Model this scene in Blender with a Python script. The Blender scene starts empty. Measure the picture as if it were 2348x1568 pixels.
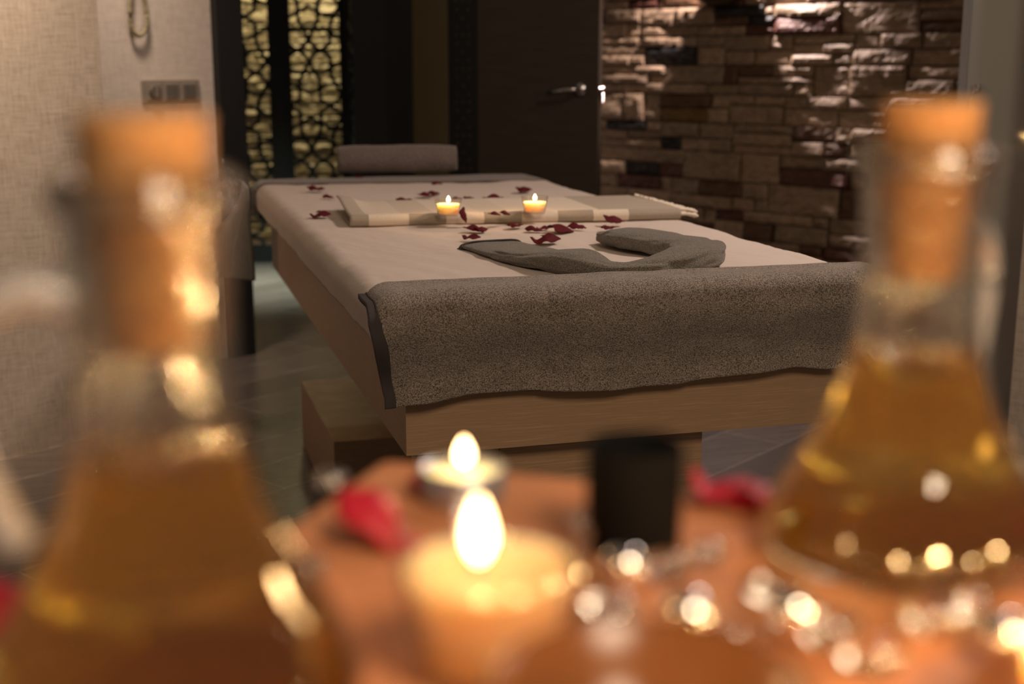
import bpy, bmesh, math, random
from mathutils import Vector, Matrix, noise
R = random.Random(7)
SC = bpy.context.scene
C = SC.collection
PI = math.pi

# ------------------------------------------------------------------ camera
CAM = Vector((-0.3725, -1.8933, 1.0876)); YAW = 0.27807; PITCH = 0.2097
cd = bpy.data.cameras.new('camera'); cam = bpy.data.objects.new('camera', cd); C.objects.link(cam)
cam.location = CAM; cam.rotation_euler = (PI/2 - PITCH, 0, -YAW)
cd.sensor_width = 36; cd.lens = 3000/2348*36; cd.clip_start = .02
cd.dof.use_dof = True; cd.dof.focus_distance = 2.06; cd.dof.aperture_fstop = 3.7; cd.dof.aperture_blades = 0
SC.camera = cam
# ------------------------------------------------------------------ world, exposure
w = bpy.data.worlds.new('world'); SC.world = w; w.use_nodes = True
w.node_tree.nodes['Background'].inputs[0].default_value = (1.0, .80, .62, 1)
w.node_tree.nodes['Background'].inputs[1].default_value = .10
SC.view_settings.view_transform = 'Standard'; SC.view_settings.look = 'None'
SC.view_settings.exposure = 0; SC.view_settings.gamma = 1; SC.view_settings.use_curve_mapping = False
SC.cycles.sample_clamp_indirect = 80
SC.cycles.transparent_max_bounces = 24
SC.cycles.transmission_bounces = 14
SC.cycles.max_bounces = 16
SC.cycles.caustics_refractive = True; SC.cycles.caustics_reflective = True
SC.cycles.use_denoising = True
# ------------------------------------------------------------------ lights
def area(name, loc, target, size, power, col, size_y=None, spread=PI):
    d = bpy.data.lights.new(name, 'AREA'); d.energy = power; d.color = col; d.size = size; d.spread = spread
    if size_y: d.shape = 'RECTANGLE'; d.size_y = size_y
    o = bpy.data.objects.new(name, d); C.objects.link(o); o.location = loc
    o.rotation_euler = (Vector(target) - Vector(loc)).to_track_quat('-Z', 'Y').to_euler(); return o
def spot(name, loc, target, power, col, angle, radius=.03, blend=.5):
    d = bpy.data.lights.new(name, 'SPOT'); d.energy = power; d.color = col; d.spot_size = math.radians(angle)
    d.spot_blend = blend; d.shadow_soft_size = radius
    o = bpy.data.objects.new(name, d); C.objects.link(o); o.location = loc
    o.rotation_euler = (Vector(target) - Vector(loc)).to_track_quat('-Z', 'Y').to_euler(); return o
area('ceiling_and_fill_light', (1.80, .25, 2.55), (.90, .45, .7), .30, 31, (1, .80, .70))
area('ceiling_and_fill_light', (-.62, 1.72, 2.45), (-.86, 1.98, .95), .22, 6.2, (1, .78, .57), spread=math.radians(52))  # unseen fill lamp added to brighten the left wall pier
area('ceiling_and_fill_light', (-.42, 2.30, 2.5), (-.34, 2.88, 1.1), .2, 2.9, (1, .80, .64), spread=math.radians(50))  # unseen lamp added to lift the recessed wall
area('ceiling_and_fill_light', (.1, -2.6, 2.2), (.1, -.3, .6), .50, 25, (1, .76, .53))  # unseen fill added behind the camera for the bed front
spot('stone_wall_light', (1.955, 3.135, 1.68), (2.04, 3.19, .4), 75, (1, .80, .74), 130, .02)
area('corridor_light', (.10, 4.55, 2.3), (.17, 4.75, 0), .3, 13, (.82, 1, .86), spread=math.radians(45))
area('grotto_light', (.55, 6.0, 2.3), (.5, 6.4, .9), .6, 38, (1, .90, .53))

# ------------------------------------------------------------------ frames of reference
S = Vector((.96159, -.27450, 0)); H = Vector((.27450, .96159, 0))      # across / along the view
A = Vector((.84463, .53535, 0)); B = Vector((-.53535, .84463, 0))      # the room's two wall directions
HT = .7522                                                              # top of the bed
TT = .8976                                                              # top of the table
def ray(x, y):
    cp, sp = math.cos(PITCH), math.sin(PITCH)
    f = H*cp + Vector((0,0,-sp)); u = S.cross(f)
    return S*((x-1174)/3000) - u*((y-784)/3000) + f
def atz(x, y, z):
    d = ray(x, y); return CAM + d*((z-CAM.z)/d.z)
def dep(x, y, t): return CAM + ray(x, y)*t

# ------------------------------------------------------------------ materials
def mat(name, col=(.5,.5,.5), rough=.6, **k):
    m = bpy.data.materials.new(name); m.use_nodes = True
    b = m.node_tree.nodes['Principled BSDF']
    b.inputs['Base Color'].default_value = (*col, 1); b.inputs['Roughness'].default_value = rough
    for n, v in k.items(): b.inputs[n.replace('_', ' ')].default_value = v
    return m
def N(m, t, **k):
    n = m.node_tree.nodes.new(t)
    for a, v in k.items():
        if a.startswith('i_'):
            key = a[2:].replace('_', ' ')
            n.inputs[int(key) if key.isdigit() else key].default_value = v
        else: setattr(n, a, v)
    return n
def L(m, a, ai, b, bi): m.node_tree.links.new(a.outputs[ai], b.inputs[bi])
def ramp(m, stops):
    r = N(m, 'ShaderNodeValToRGB'); e = r.color_ramp.elements
    e[0].position, e[0].color = stops[0][0], (*stops[0][1], 1)
    e[1].position, e[1].color = stops[-1][0], (*stops[-1][1], 1)
    for p, c in stops[1:-1]:
        q = e.new(p); q.color = (*c, 1)
    return r
def coords(m, scale=(1,1,1), rot=(0,0,0), kind='Object'):
    t = N(m, 'ShaderNodeTexCoord'); p = N(m, 'ShaderNodeMapping')
    p.inputs['Scale'].default_value = scale; p.inputs['Rotation'].default_value = rot
    L(m, t, kind, p, 'Vector'); return p
def noisetex(m, p, scale, detail=3, rough=.5):
    n = N(m, 'ShaderNodeTexNoise', i_Scale=scale, i_Detail=detail, i_Roughness=rough); L(m, p, 0, n, 'Vector'); return n
def bump(m, src, out, strength, dist):
    b = N(m, 'ShaderNodeBump', i_Strength=strength, i_Distance=dist)
    L(m, src, out, b, 'Height'); L(m, b, 0, m.node_tree.nodes['Principled BSDF'], 'Normal'); return b
def P(m): return m.node_tree.nodes['Principled BSDF']

def m_terry(name, c0, c1, scale=560, st=1.0, dist=.0030):
    m = mat(name, c0, .95, Sheen_Weight=.25, Sheen_Roughness=.5)
    p = coords(m, (1, 1, 1)); n1 = noisetex(m, p, scale, 2, .6); n2 = noisetex(m, p, 24, 3, .6)
    mx = N(m, 'ShaderNodeMath', operation='MULTIPLY_ADD'); mx.inputs[1].default_value = .12
    L(m, n2, 0, mx, 0); L(m, n1, 0, mx, 2)
    r = ramp(m, [(.41, c0), (.70, c1)]); L(m, mx, 0, r, 0); L(m, r, 0, P(m), 'Base Color')
    bump(m, n1, 0, st, dist); return m
M = {}
M['terry'] = m_terry('grey_terry', (.055,.040,.030), (.46,.375,.31))
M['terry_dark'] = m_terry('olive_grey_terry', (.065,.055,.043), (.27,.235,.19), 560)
M['terry_roll'] = m_terry('brown_grey_terry', (.085,.064,.054), (.20,.152,.13), 300, .6)
M['terry_back'] = m_terry('taupe_terry', (.11,.088,.077), (.225,.18,.158), 300, .6)
m = M['border'] = mat('woven_border', (.055,.042,.042), .85)
p = coords(m, (1,1,1), (.5,.3,0)); wv = N(m, 'ShaderNodeTexWave', i_Scale=210, i_Distortion=.5); L(m, p, 0, wv, 'Vector'); bump(m, wv, 0, .6, .001)
r = ramp(m, [(0, (.04,.03,.033)), (1, (.085,.065,.065))]); L(m, wv, 0, r, 0); L(m, r, 0, P(m), 'Base Color')
m = M['sheet'] = mat('cotton_sheet', (.66,.56,.49), .85)
p = coords(m); n = noisetex(m, p, 9, 5, .6); n2 = noisetex(m, p, 700, 2)
ad = N(m, 'ShaderNodeMath', operation='MULTIPLY_ADD'); ad.inputs[1].default_value = .08; L(m, n2, 0, ad, 0); L(m, n, 0, ad, 2)
bump(m, ad, 0, .5, .006)
m = M['oak'] = mat('pale_oak_laminate', (.3,.2,.12), .45)
p = coords(m, (1.5, 1.5, 70)); n = noisetex(m, p, 5, 6, .65); r = ramp(m, [(.3, (.47,.305,.175)), (.5, (.36,.225,.125)), (.72, (.52,.345,.205))])
L(m, n, 0, r, 0); L(m, r, 0, P(m), 'Base Color'); bump(m, n, 0, .15, .001)
def m_peshtemal():
    m = mat('striped_cotton_weave', (.7,.6,.5), .9)
    t = N(m, 'ShaderNodeUVMap'); sx = N(m, 'ShaderNodeSeparateXYZ'); L(m, t, 0, sx, 0)
    r = N(m, 'ShaderNodeValToRGB'); r.color_ramp.interpolation = 'CONSTANT'
    cols = [(.40,.335,.265), (.80,.68,.55)]
    bounds = [0, .052, .168, .28, .393, .506, .615, .724, .834, 1.0]
    e = r.color_ramp.elements; e[0].position = 0; e[0].color = (*cols[0], 1); e[1].position = bounds[1]; e[1].color = (*cols[1], 1)
    for i, b_ in enumerate(bounds[2:-1]):
        q = e.new(b_); q.color = (*cols[i % 2], 1)
    L(m, sx, 0, r, 0)
    r2 = N(m, 'ShaderNodeValToRGB'); r2.color_ramp.interpolation = 'CONSTANT'; e = r2.color_ramp.elements
    e[0].position = 0; e[0].color = (.52,.44,.35,1); e[1].position = .045; e[1].color = (.74,.635,.515,1)
    for pos, c_ in ((.15,(.66,.56,.45)),(.25,(.77,.66,.53)),(.38,(.73,.625,.50)),(.47,(.78,.67,.54)),(.745,(.50,.42,.33))):
        q = e.new(pos); q.color = (*c_, 1)
    L(m, sx, 0, r2, 0)
    gt = N(m, 'ShaderNodeMath', operation='GREATER_THAN'); gt.inputs[1].default_value = .555; L(m, sx, 1, gt, 0)
    r0 = r; r = N(m, 'ShaderNodeMixRGB'); L(m, gt, 0, r, 0); L(m, r0, 0, r, 1); L(m, r2, 0, r, 2)
    n = noisetex(m, coords(m, (1, 1, 1)), 500, 2); mixn = N(m, 'ShaderNodeMixRGB', blend_type='MULTIPLY'); mixn.inputs[0].default_value = .45
    rr = ramp(m, [(.3, (.62,.62,.62)), (.7, (1,1,1))]); L(m, n, 0, rr, 0); L(m, r, 0, mixn, 1); L(m, rr, 0, mixn, 2); L(m, mixn, 0, P(m), 'Base Color')
    bump(m, n, 0, .4, .0008); return m
M['pesh'] = m_peshtemal()
M['cotton'] = mat('cream_cotton_cord', (.78,.67,.54), .9)
m = M['petal'] = mat('rose_petal', (.21,.004,.014), .6, Subsurface_Weight=.12, Subsurface_Scale=.001)
P(m).inputs['Specular IOR Level'].default_value = .2
p = coords(m); n = noisetex(m, p, 60, 4); r = ramp(m, [(.3, (.040,.0015,.004)), (.7, (.16,.0035,.010))]); L(m, n, 0, r, 0); L(m, r, 0, P(m), 'Base Color')
bump(m, n, 0, .5, .002)
M['petal_lit'] = mat('candlelit_rose_petal', (.42,.003,.022), .5, Subsurface_Weight=.3, Subsurface_Scale=.003)  # brighter copy of the petal, candlelight put into its colour
def m_wallpaper(name, c0, c1):
    m = mat(name, c0, .8)
    a = noisetex(m, coords(m, (1,1,22)), 16, 4, .65); b = noisetex(m, coords(m, (14,14,1)), 20, 4, .65)
    mx = N(m, 'ShaderNodeMath', operation='ADD'); L(m, a, 0, mx, 0); L(m, b, 0, mx, 1)
    hf = N(m, 'ShaderNodeMath', operation='MULTIPLY'); hf.inputs[1].default_value = .5; L(m, mx, 0, hf, 0)
    r = ramp(m, [(.36, c0), (.6, c1)]); L(m, hf, 0, r, 0); L(m, r, 0, P(m), 'Base Color'); bump(m, hf, 0, .3, .002); return m
M['paper'] = m_wallpaper('linen_wallpaper', (.33,.265,.205), (.55,.46,.375))
M['paper_grey'] = m_wallpaper('grey_linen_wallpaper', (.34,.285,.24), (.50,.425,.36))
m = M['floor'] = mat('wood_look_tile', (.16,.13,.11), .27)
p = coords(m, (1,1,1), (0,0,math.radians(-34)))
br = N(m, 'ShaderNodeTexBrick', i_Scale=1.0, i_Mortar_Size=.0035, i_Brick_Width=1.2, i_Row_Height=.2, offset=.37, i_Bias=0.0)
br.inputs['Color1'].default_value = (.085,.068,.058,1); br.inputs['Color2'].default_value = (.15,.12,.108,1); br.inputs['Mortar'].default_value = (.22,.19,.165,1)
L(m, p, 0, br, 'Vector')
g = noisetex(m, coords(m, (1.2, 22, 1), (0,0,math.radians(-34))), 3.5, 6, .65); gr = ramp(m, [(.3, (.42,.40,.38)), (.7, (1.15,1.1,1.05))]); L(m, g, 0, gr, 0)
mu = N(m, 'ShaderNodeMixRGB', blend_type='MULTIPLY'); mu.inputs[0].default_value = .9; L(m, br, 0, mu, 1); L(m, gr, 0, mu, 2); L(m, mu, 0, P(m), 'Base Color')
m = M['stone'] = mat('split_face_stone', (.3,.2,.12), .38)
at = N(m, 'ShaderNodeVertexColor'); at.layer_name = 'col'
n = noisetex(m, coords(m, (1,1,2.2)), 28, 6, .7); rr = ramp(m, [(.28, (.55,.5,.45)), (.72, (1.25,1.2,1.12))]); L(m, n, 0, rr, 0)
mu = N(m, 'ShaderNodeMixRGB', blend_type='MULTIPLY'); mu.inputs[0].default_value = 1; L(m, at, 0, mu, 1); L(m, rr, 0, mu, 2); L(m, mu, 0, P(m), 'Base Color')
bump(m, n, 0, .8, .006)
m = M['wenge'] = mat('dark_wenge_veneer', (.03,.021,.014), .42)
n = noisetex(m, coords(m, (1.5,1.5,26)), 4, 5, .6); r = ramp(m, [(.3, (.030,.021,.014)), (.7, (.052,.038,.026))]); L(m, n, 0, r, 0); L(m, r, 0, P(m), 'Base Color')
m = M['lit_veneer'] = mat('lit_olive_veneer', (.085,.062,.028), .45)  # door veneer lightened to olive, the light on its hinge side painted in
M['black'] = mat('black_lacquer', (.006,.0055,.005), .5)
M['black_matte'] = mat('matte_black_fretwork', (.0035,.0035,.003), .8)
M['black_soft'] = mat('black_glazed_ceramic', (.004,.0035,.0035), .85)
P(M['black_soft']).inputs['Specular IOR Level'].default_value = .15
M['steel'] = mat('brushed_steel', (.62,.58,.55), .22, Metallic=1.0)
M['mirror'] = mat('added_bead_silver', (.9,.87,.84), .03, Metallic=1.0)
M['alu'] = mat('grey_aluminium', (.40,.41,.44), .35, Metallic=.7)
M['pewter'] = mat('pewter_plastic', (.27,.225,.18), .35, Metallic=.35)
M['pewter_dark'] = mat('dark_pewter_plastic', (.13,.11,.09), .4, Metallic=.3)
M['rope'] = mat('olive_rope', (.20,.165,.085), .7)
m = M['frost'] = mat('frosted_glass', (.46,.455,.43), .05, IOR=1.5)
m = M['table'] = mat('reddish_wood', (.5,.22,.09), .55)
n = noisetex(m, coords(m, (3, 30, 3), (0,0,.59)), 4, 5, .6); r = ramp(m, [(.3, (.50,.19,.075)), (.7, (.68,.29,.13))]); L(m, n, 0, r, 0); L(m, r, 0, P(m), 'Base Color')
m = M['cork'] = mat('cork', (.56,.31,.13), .85)
n = noisetex(m, coords(m), 260, 4, .6); r = ramp(m, [(.35, (.40,.19,.065)), (.65, (.66,.37,.155))]); L(m, n, 0, r, 0); L(m, r, 0, P(m), 'Base Color'); bump(m, n, 0, .6, .001)
m = M['wax'] = mat('cream_candle_wax', (.92,.76,.53), .45, Subsurface_Weight=1.0, Subsurface_Scale=.035)
P(m).inputs['Subsurface Radius'].default_value = (1.0, .6, .25)
m = M['wax_dim'] = mat('dimmed_candle_wax', (.60,.42,.24), .5, Subsurface_Weight=1.0, Subsurface_Scale=.035)  # cream wax darkened to take down the glare of its flame
P(m).inputs['Subsurface Radius'].default_value = (1.0, .6, .25)
M['wick'] = mat('burnt_wick', (.02,.012,.008), .9)
M['bowl'] = mat('brown_glazed_ceramic', (.14,.055,.018), .22)
M['lampdark'] = mat('dark_olive_glass', (.05,.038,.012), .3)
def m_glass(bumpy=True, k=.72):
    m = bpy.data.materials.new('clear_glass'); m.use_nodes = True; nt = m.node_tree; nt.nodes.remove(nt.nodes['Principled BSDF'])
    g = nt.nodes.new('ShaderNodeBsdfGlass'); g.inputs['IOR'].default_value = 1.60; g.inputs['Roughness'].default_value = 0
    g.inputs['Color'].default_value = (.99,.99,.97,1)
    t = nt.nodes.new('ShaderNodeBsdfTransparent'); t.inputs[0].default_value = (.97,.96,.92,1)
    n_ = nt.nodes.new('ShaderNodeTexNoise'); n_.inputs['Scale'].default_value = 60; n_.inputs['Detail'].default_value = 1
    tc = nt.nodes.new('ShaderNodeTexCoord'); nt.links.new(tc.outputs['Object'], n_.inputs['Vector'])
    bp = nt.nodes.new('ShaderNodeBump'); bp.inputs['Strength'].default_value = .35 if bumpy else 0; bp.inputs['Distance'].default_value = .0012
    nt.links.new(n_.outputs[0], bp.inputs['Height']); nt.links.new(bp.outputs[0], g.inputs['Normal'])
    x = nt.nodes.new('ShaderNodeMixShader'); x.inputs[0].default_value = k; nt.links.new(t.outputs[0], x.inputs[1]); nt.links.new(g.outputs[0], x.inputs[2])
    gl = nt.nodes.new('ShaderNodeBsdfGlossy'); gl.inputs['Roughness'].default_value = .03; nt.links.new(bp.outputs[0], gl.inputs['Normal'])
    x2 = nt.nodes.new('ShaderNodeMixShader'); x2.inputs[0].default_value = .09; nt.links.new(x.outputs[0], x2.inputs[1]); nt.links.new(gl.outputs[0], x2.inputs[2])
    nt.links.new(x2.outputs[0], nt.nodes['Material Output'].inputs[0]); return m
M['glass'] = m_glass()
M['glass_clear'] = m_glass(False, .95)
M['glass_thick'] = mat('milky_glass', (.80,.80,.82), .12, Transmission_Weight=.72, IOR=1.48)
def m_thin(name, tint, rough=.02, boost=1.0):
    m = bpy.data.materials.new(name); m.use_nodes = True; nt = m.node_tree; nt.nodes.remove(nt.nodes['Principled BSDF'])
    t = nt.nodes.new('ShaderNodeBsdfTransparent'); t.inputs[0].default_value = (*tint, 1)
    g = nt.nodes.new('ShaderNodeBsdfGlossy'); g.inputs['Roughness'].default_value = rough
    lw = nt.nodes.new('ShaderNodeLayerWeight'); lw.inputs[0].default_value = .5
    pw = nt.nodes.new('ShaderNodeMath'); pw.operation = 'POWER'; pw.inputs[1].default_value = 4.0; nt.links.new(lw.outputs['Facing'], pw.inputs[0])
    f = nt.nodes.new('ShaderNodeMath'); f.operation = 'MULTIPLY_ADD'; f.inputs[1].default_value = .75; f.inputs[2].default_value = .045; nt.links.new(pw.outputs[0], f.inputs[0])
    x = nt.nodes.new('ShaderNodeMixShader'); nt.links.new(f.outputs[0], x.inputs[0]); nt.links.new(t.outputs[0], x.inputs[1]); nt.links.new(g.outputs[0], x.inputs[2])
    nt.links.new(x.outputs[0], nt.nodes['Material Output'].inputs[0]); return m
M['thin'] = m_thin('thin_clear_glass', (.97,.955,.93))
def m_oil():
    m = bpy.data.materials.new('amber_oil'); m.use_nodes = True; nt = m.node_tree; nt.nodes.remove(nt.nodes['Principled BSDF'])
    t = nt.nodes.new('ShaderNodeBsdfTransparent'); t.inputs[0].default_value = (.98,.88,.50,1)
    tr = nt.nodes.new('ShaderNodeBsdfTranslucent'); tr.inputs[0].default_value = (.95,.66,.16,1)
    x = nt.nodes.new('ShaderNodeMixShader'); x.inputs[0].default_value = .24; nt.links.new(t.outputs[0], x.inputs[1]); nt.links.new(tr.outputs[0], x.inputs[2])
    nt.links.new(x.outputs[0], nt.nodes['Material Output'].inputs[0]); return m
M['oil'] = m_oil()
def m_emit(name, col, s):
    m = bpy.data.materials.new(name); m.use_nodes = True; nt = m.node_tree; nt.nodes.remove(nt.nodes['Principled BSDF'])
    e = nt.nodes.new('ShaderNodeEmission'); e.inputs[0].default_value = (*col, 1); e.inputs[1].default_value = s
    nt.links.new(e.outputs[0], nt.nodes['Material Output'].inputs[0]); return m
M['flame'] = m_emit('candle_flame', (1, .62, .27), 22)

# ------------------------------------------------------------------ mesh helpers
def tag(o, label=None, cat=None, group=None, kind=None):
    if label: o['label'] = label
    if cat: o['category'] = cat
    if group: o['group'] = group
    if kind: o['kind'] = kind
    return o
def empty(name, loc, label=None, cat=None, group=None, rz=0):
    o = bpy.data.objects.new(name, None); C.objects.link(o); o.location = loc; o.rotation_euler = (0,0,rz); o.empty_display_size = .05
    return tag(o, label, cat, group)
def obj(name, bm, m, parent=None, smooth=False, loc=None):
    me = bpy.data.meshes.new(name); bm.normal_update(); bm.to_mesh(me); bm.free()
    if m: me.materials.append(M[m])
    o = bpy.data.objects.new(name, me); C.objects.link(o)
    if smooth:
        for f in me.polygons: f.use_smooth = True
    if parent: o.parent = parent
    if loc: o.location = loc
    return o
def bx(bm, lo, hi, mtx=None, bev=0):
    vs = [bm.verts.new((x, y, z)) for z in (lo[2], hi[2]) for y in (lo[1], hi[1]) for x in (lo[0], hi[0])]
    fs = [bm.faces.new([vs[i] for i in q]) for q in ((0,2,3,1),(4,5,7,6),(0,1,5,4),(2,6,7,3),(0,4,6,2),(1,3,7,5))]
    if mtx: bmesh.ops.transform(bm, matrix=mtx, verts=vs)
    if bev:
        es = list({e for f in fs for e in f.edges}); bmesh.ops.bevel(bm, geom=es, offset=bev, segments=2, affect='EDGES', profile=.6)
    return vs
def box(name, lo, hi, m, parent=None, bev=0, mtx=None):
    bm = bmesh.new(); bx(bm, lo, hi, mtx, bev); return obj(name, bm, m, parent)
def dirframe(origin, xdir):
    x = Vector(xdir).normalized(); z = Vector((0,0,1)); y = z.cross(x)
    return Matrix(((x.x,y.x,0,origin[0]),(x.y,y.y,0,origin[1]),(0,0,1,origin[2]),(0,0,0,1)))
def lathe(prof, n=48, closed=False):
    bm = bmesh.new(); rings = []
    for r, z in prof:
        if r < 1e-6: rings.append([bm.verts.new((0,0,z))])
        else: rings.append([bm.verts.new((r*math.cos(2*PI*i/n), r*math.sin(2*PI*i/n), z)) for i in range(n)])
    prs = list(zip(rings, rings[1:])) + ([(rings[-1], rings[0])] if closed else [])
    for a, b in prs:
        for i in range(n):
            j = (i+1) % n
            if len(a) == 1 and len(b) == 1: continue
            if len(a) == 1: bm.faces.new((a[0], b[j], b[i]))
            elif len(b) == 1: bm.faces.new((a[i], a[j], b[0]))
            else: bm.faces.new((a[i], a[j], b[j], b[i]))
    bmesh.ops.recalc_face_normals(bm, faces=bm.faces); return bm
def tube(bm, pts, rad, n=8, cap=True):
    rings = []; pts = [Vector(p) for p in pts]
    up = Vector((0,0,1))
    for i, p in enumerate(pts):
        t = (pts[min(i+1, len(pts)-1)] - pts[max(i-1, 0)]).normalized()
        a = t.cross(up)
        if a.length < .05: a = t.cross(Vector((1,0,0)))
        a.normalize(); b = a.cross(t); rr = rad[i] if isinstance(rad, (list, tuple)) else rad
        rings.append([bm.verts.new(p + a*rr*math.cos(2*PI*k/n) + b*rr*math.sin(2*PI*k/n)) for k in range(n)])
    for a, b in zip(rings, rings[1:]):
        for k in range(n): bm.faces.new((a[k], a[(k+1) % n], b[(k+1) % n], b[k]))
    if cap: bm.faces.new(rings[0]); bm.faces.new(rings[-1])
    return rings
def grid(nu, nv, f):
    bm = bmesh.new(); uvl = bm.loops.layers.uv.new('UVMap')
    vs = [[bm.verts.new(f(i/nu, j/nv)) for j in range(nv+1)] for i in range(nu+1)]
    for i in range(nu):
        for j in range(nv):
            fc = bm.faces.new((vs[i][j], vs[i+1][j], vs[i+1][j+1], vs[i][j+1]))
            for lp, (a, b) in zip(fc.loops, ((i,j),(i+1,j),(i+1,j+1),(i,j+1))): lp[uvl].uv = (a/nu, b/nv)
    return bm
def solid(o, t, off=-1):
    md = o.modifiers.new('thickness', 'SOLIDIFY'); md.thickness = t; md.offset = off; return o
def sm(a, b, x):
    t = max(0, min(1, (x-a)/(b-a))); return t*t*(3-2*t)
def nz(x, y, z=0, s=1): return noise.noise(Vector((x*s, y*s, z*s)))
def catmull(pts, n):
    out = []
    P_ = [pts[0]] + list(pts) + [pts[-1]]
    for i in range(1, len(P_)-2):
        for k in range(n):
            t = k/n; a, b, c, d = P_[i-1], P_[i], P_[i+1], P_[i+2]
            out.append(tuple(.5*((2*b[q]) + (-a[q]+c[q])*t + (2*a[q]-5*b[q]+4*c[q]-d[q])*t*t + (-a[q]+3*b[q]-3*c[q]+d[q])*t**3) for q in range(len(a))))
    out.append(tuple(pts[-1])); return out

# ================================================================== SETTING
bm = bmesh.new(); bx(bm, (-4, -3.2, -.06), (6, 9, 0)); tag(obj('floor', bm, 'floor'), kind='structure')
W1C = Vector((-.4531, 2.0991, 0)); W2 = Vector((-.1064, 3.0333, 0)); JL = Vector((-.0858, 3.0463, 0))
# left wall: front pier, return and recessed part with the switches
mt = dirframe(W1C, -A); bm = bmesh.new(); bx(bm, (0, -1.05, 0), (2.4, 0, 2.7), mt); tag(obj('wall_left', bm, 'paper'), kind='structure')
mt = dirframe(JL, -A); bm = bmesh.new(); bx(bm, (0, -.16, 0), (1.6, 0, 2.7), mt); tag(obj('wall_recess', bm, 'paper_grey'), kind='structure')
# black door surround
def along(P0, d, t): return P0 + d*t
jr0 = Vector((.6014, 3.4819, 0)); hinge = Vector((.7296, 3.5632, 0))
mt = dirframe(JL, A)
tag(box('trim_1', (0, -.035, 0), (.112, .16, 2.15), 'black', mtx=mt), kind='structure')
t1 = (jr0-JL).dot(A); t2 = (hinge-JL).dot(A)
tag(box('trim_2', (t1, -.035, 0), (t2, .16, 2.15), 'black', mtx=mt), kind='structure')
tag(box('trim_3', (.112, -.035, 2.07), (t1, .16, 2.15), 'black', mtx=mt), kind='structure')
bm = bmesh.new(); bx(bm, (0, 0, 2.15), (t2, .14, 2.7), mt); bx(bm, (t2, 0, 0), (t2+1.0, .14, 2.7), mt)
tag(obj('wall_entrance', bm, 'paper_grey'), kind='structure')
# opened door leaf with an inlaid strip
LE = Vector((1.3838, 3.0277, 0)); dl = (LE-hinge); wleaf = dl.length; door = empty('door_1', hinge); tag(door, kind='structure')
door.rotation_euler = (0, 0, math.atan2(dl.y, dl.x))
x1 = (Vector((.8768, 3.4426, 0))-hinge).length; x2 = (Vector((.9806, 3.3574, 0))-hinge).length
box('door_leaf', (x2, .001, .01), (wleaf, .042, 2.05), 'wenge', door, .002)
tag(box('door_leaf', (.004, .001, .01), (x1, .042, 2.05), 'lit_veneer', door, .002), 'hinge side of the leaf, light on it put into its olive colour')
bm = bmesh.new(); bx(bm, (x1, .003, .01), (x2, .040, 2.05)); wi = x2-x1
inl = obj('lattice_inlay', bm, 'black', door); 
bm = bmesh.new()
for k in range(60):
    zc = .06 + k*.0335
    for c_ in ((-1, 1) if k % 2 else (0,)) if k % 4 != 2 else (-1.15, 0, 1.15):
        m4 = Matrix.Translation((x1+wi/2+c_*.026, .003, zc)) @ Matrix.Rotation(PI/2, 4, 'X')
        bmesh.ops.create_cone(bm, cap_ends=True, segments=6, radius1=.010, radius2=.006, depth=.006, matrix=m4)
obj('star_stud', bm, 'wenge', inl)
def lever(side):
    bm = bmesh.new(); y0 = .0 if side < 0 else .042; s_ = side
    xh = wleaf - .075
    m4 = Matrix.Translation((xh, y0+s_*.006, .988)) @ Matrix.Rotation(PI/2, 4, 'X')
    bmesh.ops.create_cone(bm, cap_ends=True, segments=28, radius1=.027, radius2=.025, depth=.012, matrix=m4)
    tube(bm, [(xh, y0+s_*.01, .988), (xh, y0+s_*.045, .988), (xh-.012, y0+s_*.055, .988), (xh-.05, y0+s_*.056, .985), (xh-.115, y0+s_*.052, .975)], .0095, 12)
    o = obj('door_handle', bm, 'steel', door, True); return o
lever(-1); lever(1)
bm = bmesh.new(); tube(bm, [(wleaf+.005, .035, .94), (wleaf+.006, .036, 1.0)], .0045, 8); tube(bm, [(wleaf-.01, .02, .985), (wleaf+.012, .02, .985)], .012, 10)
obj('latch', bm, 'steel', door, True)

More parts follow.
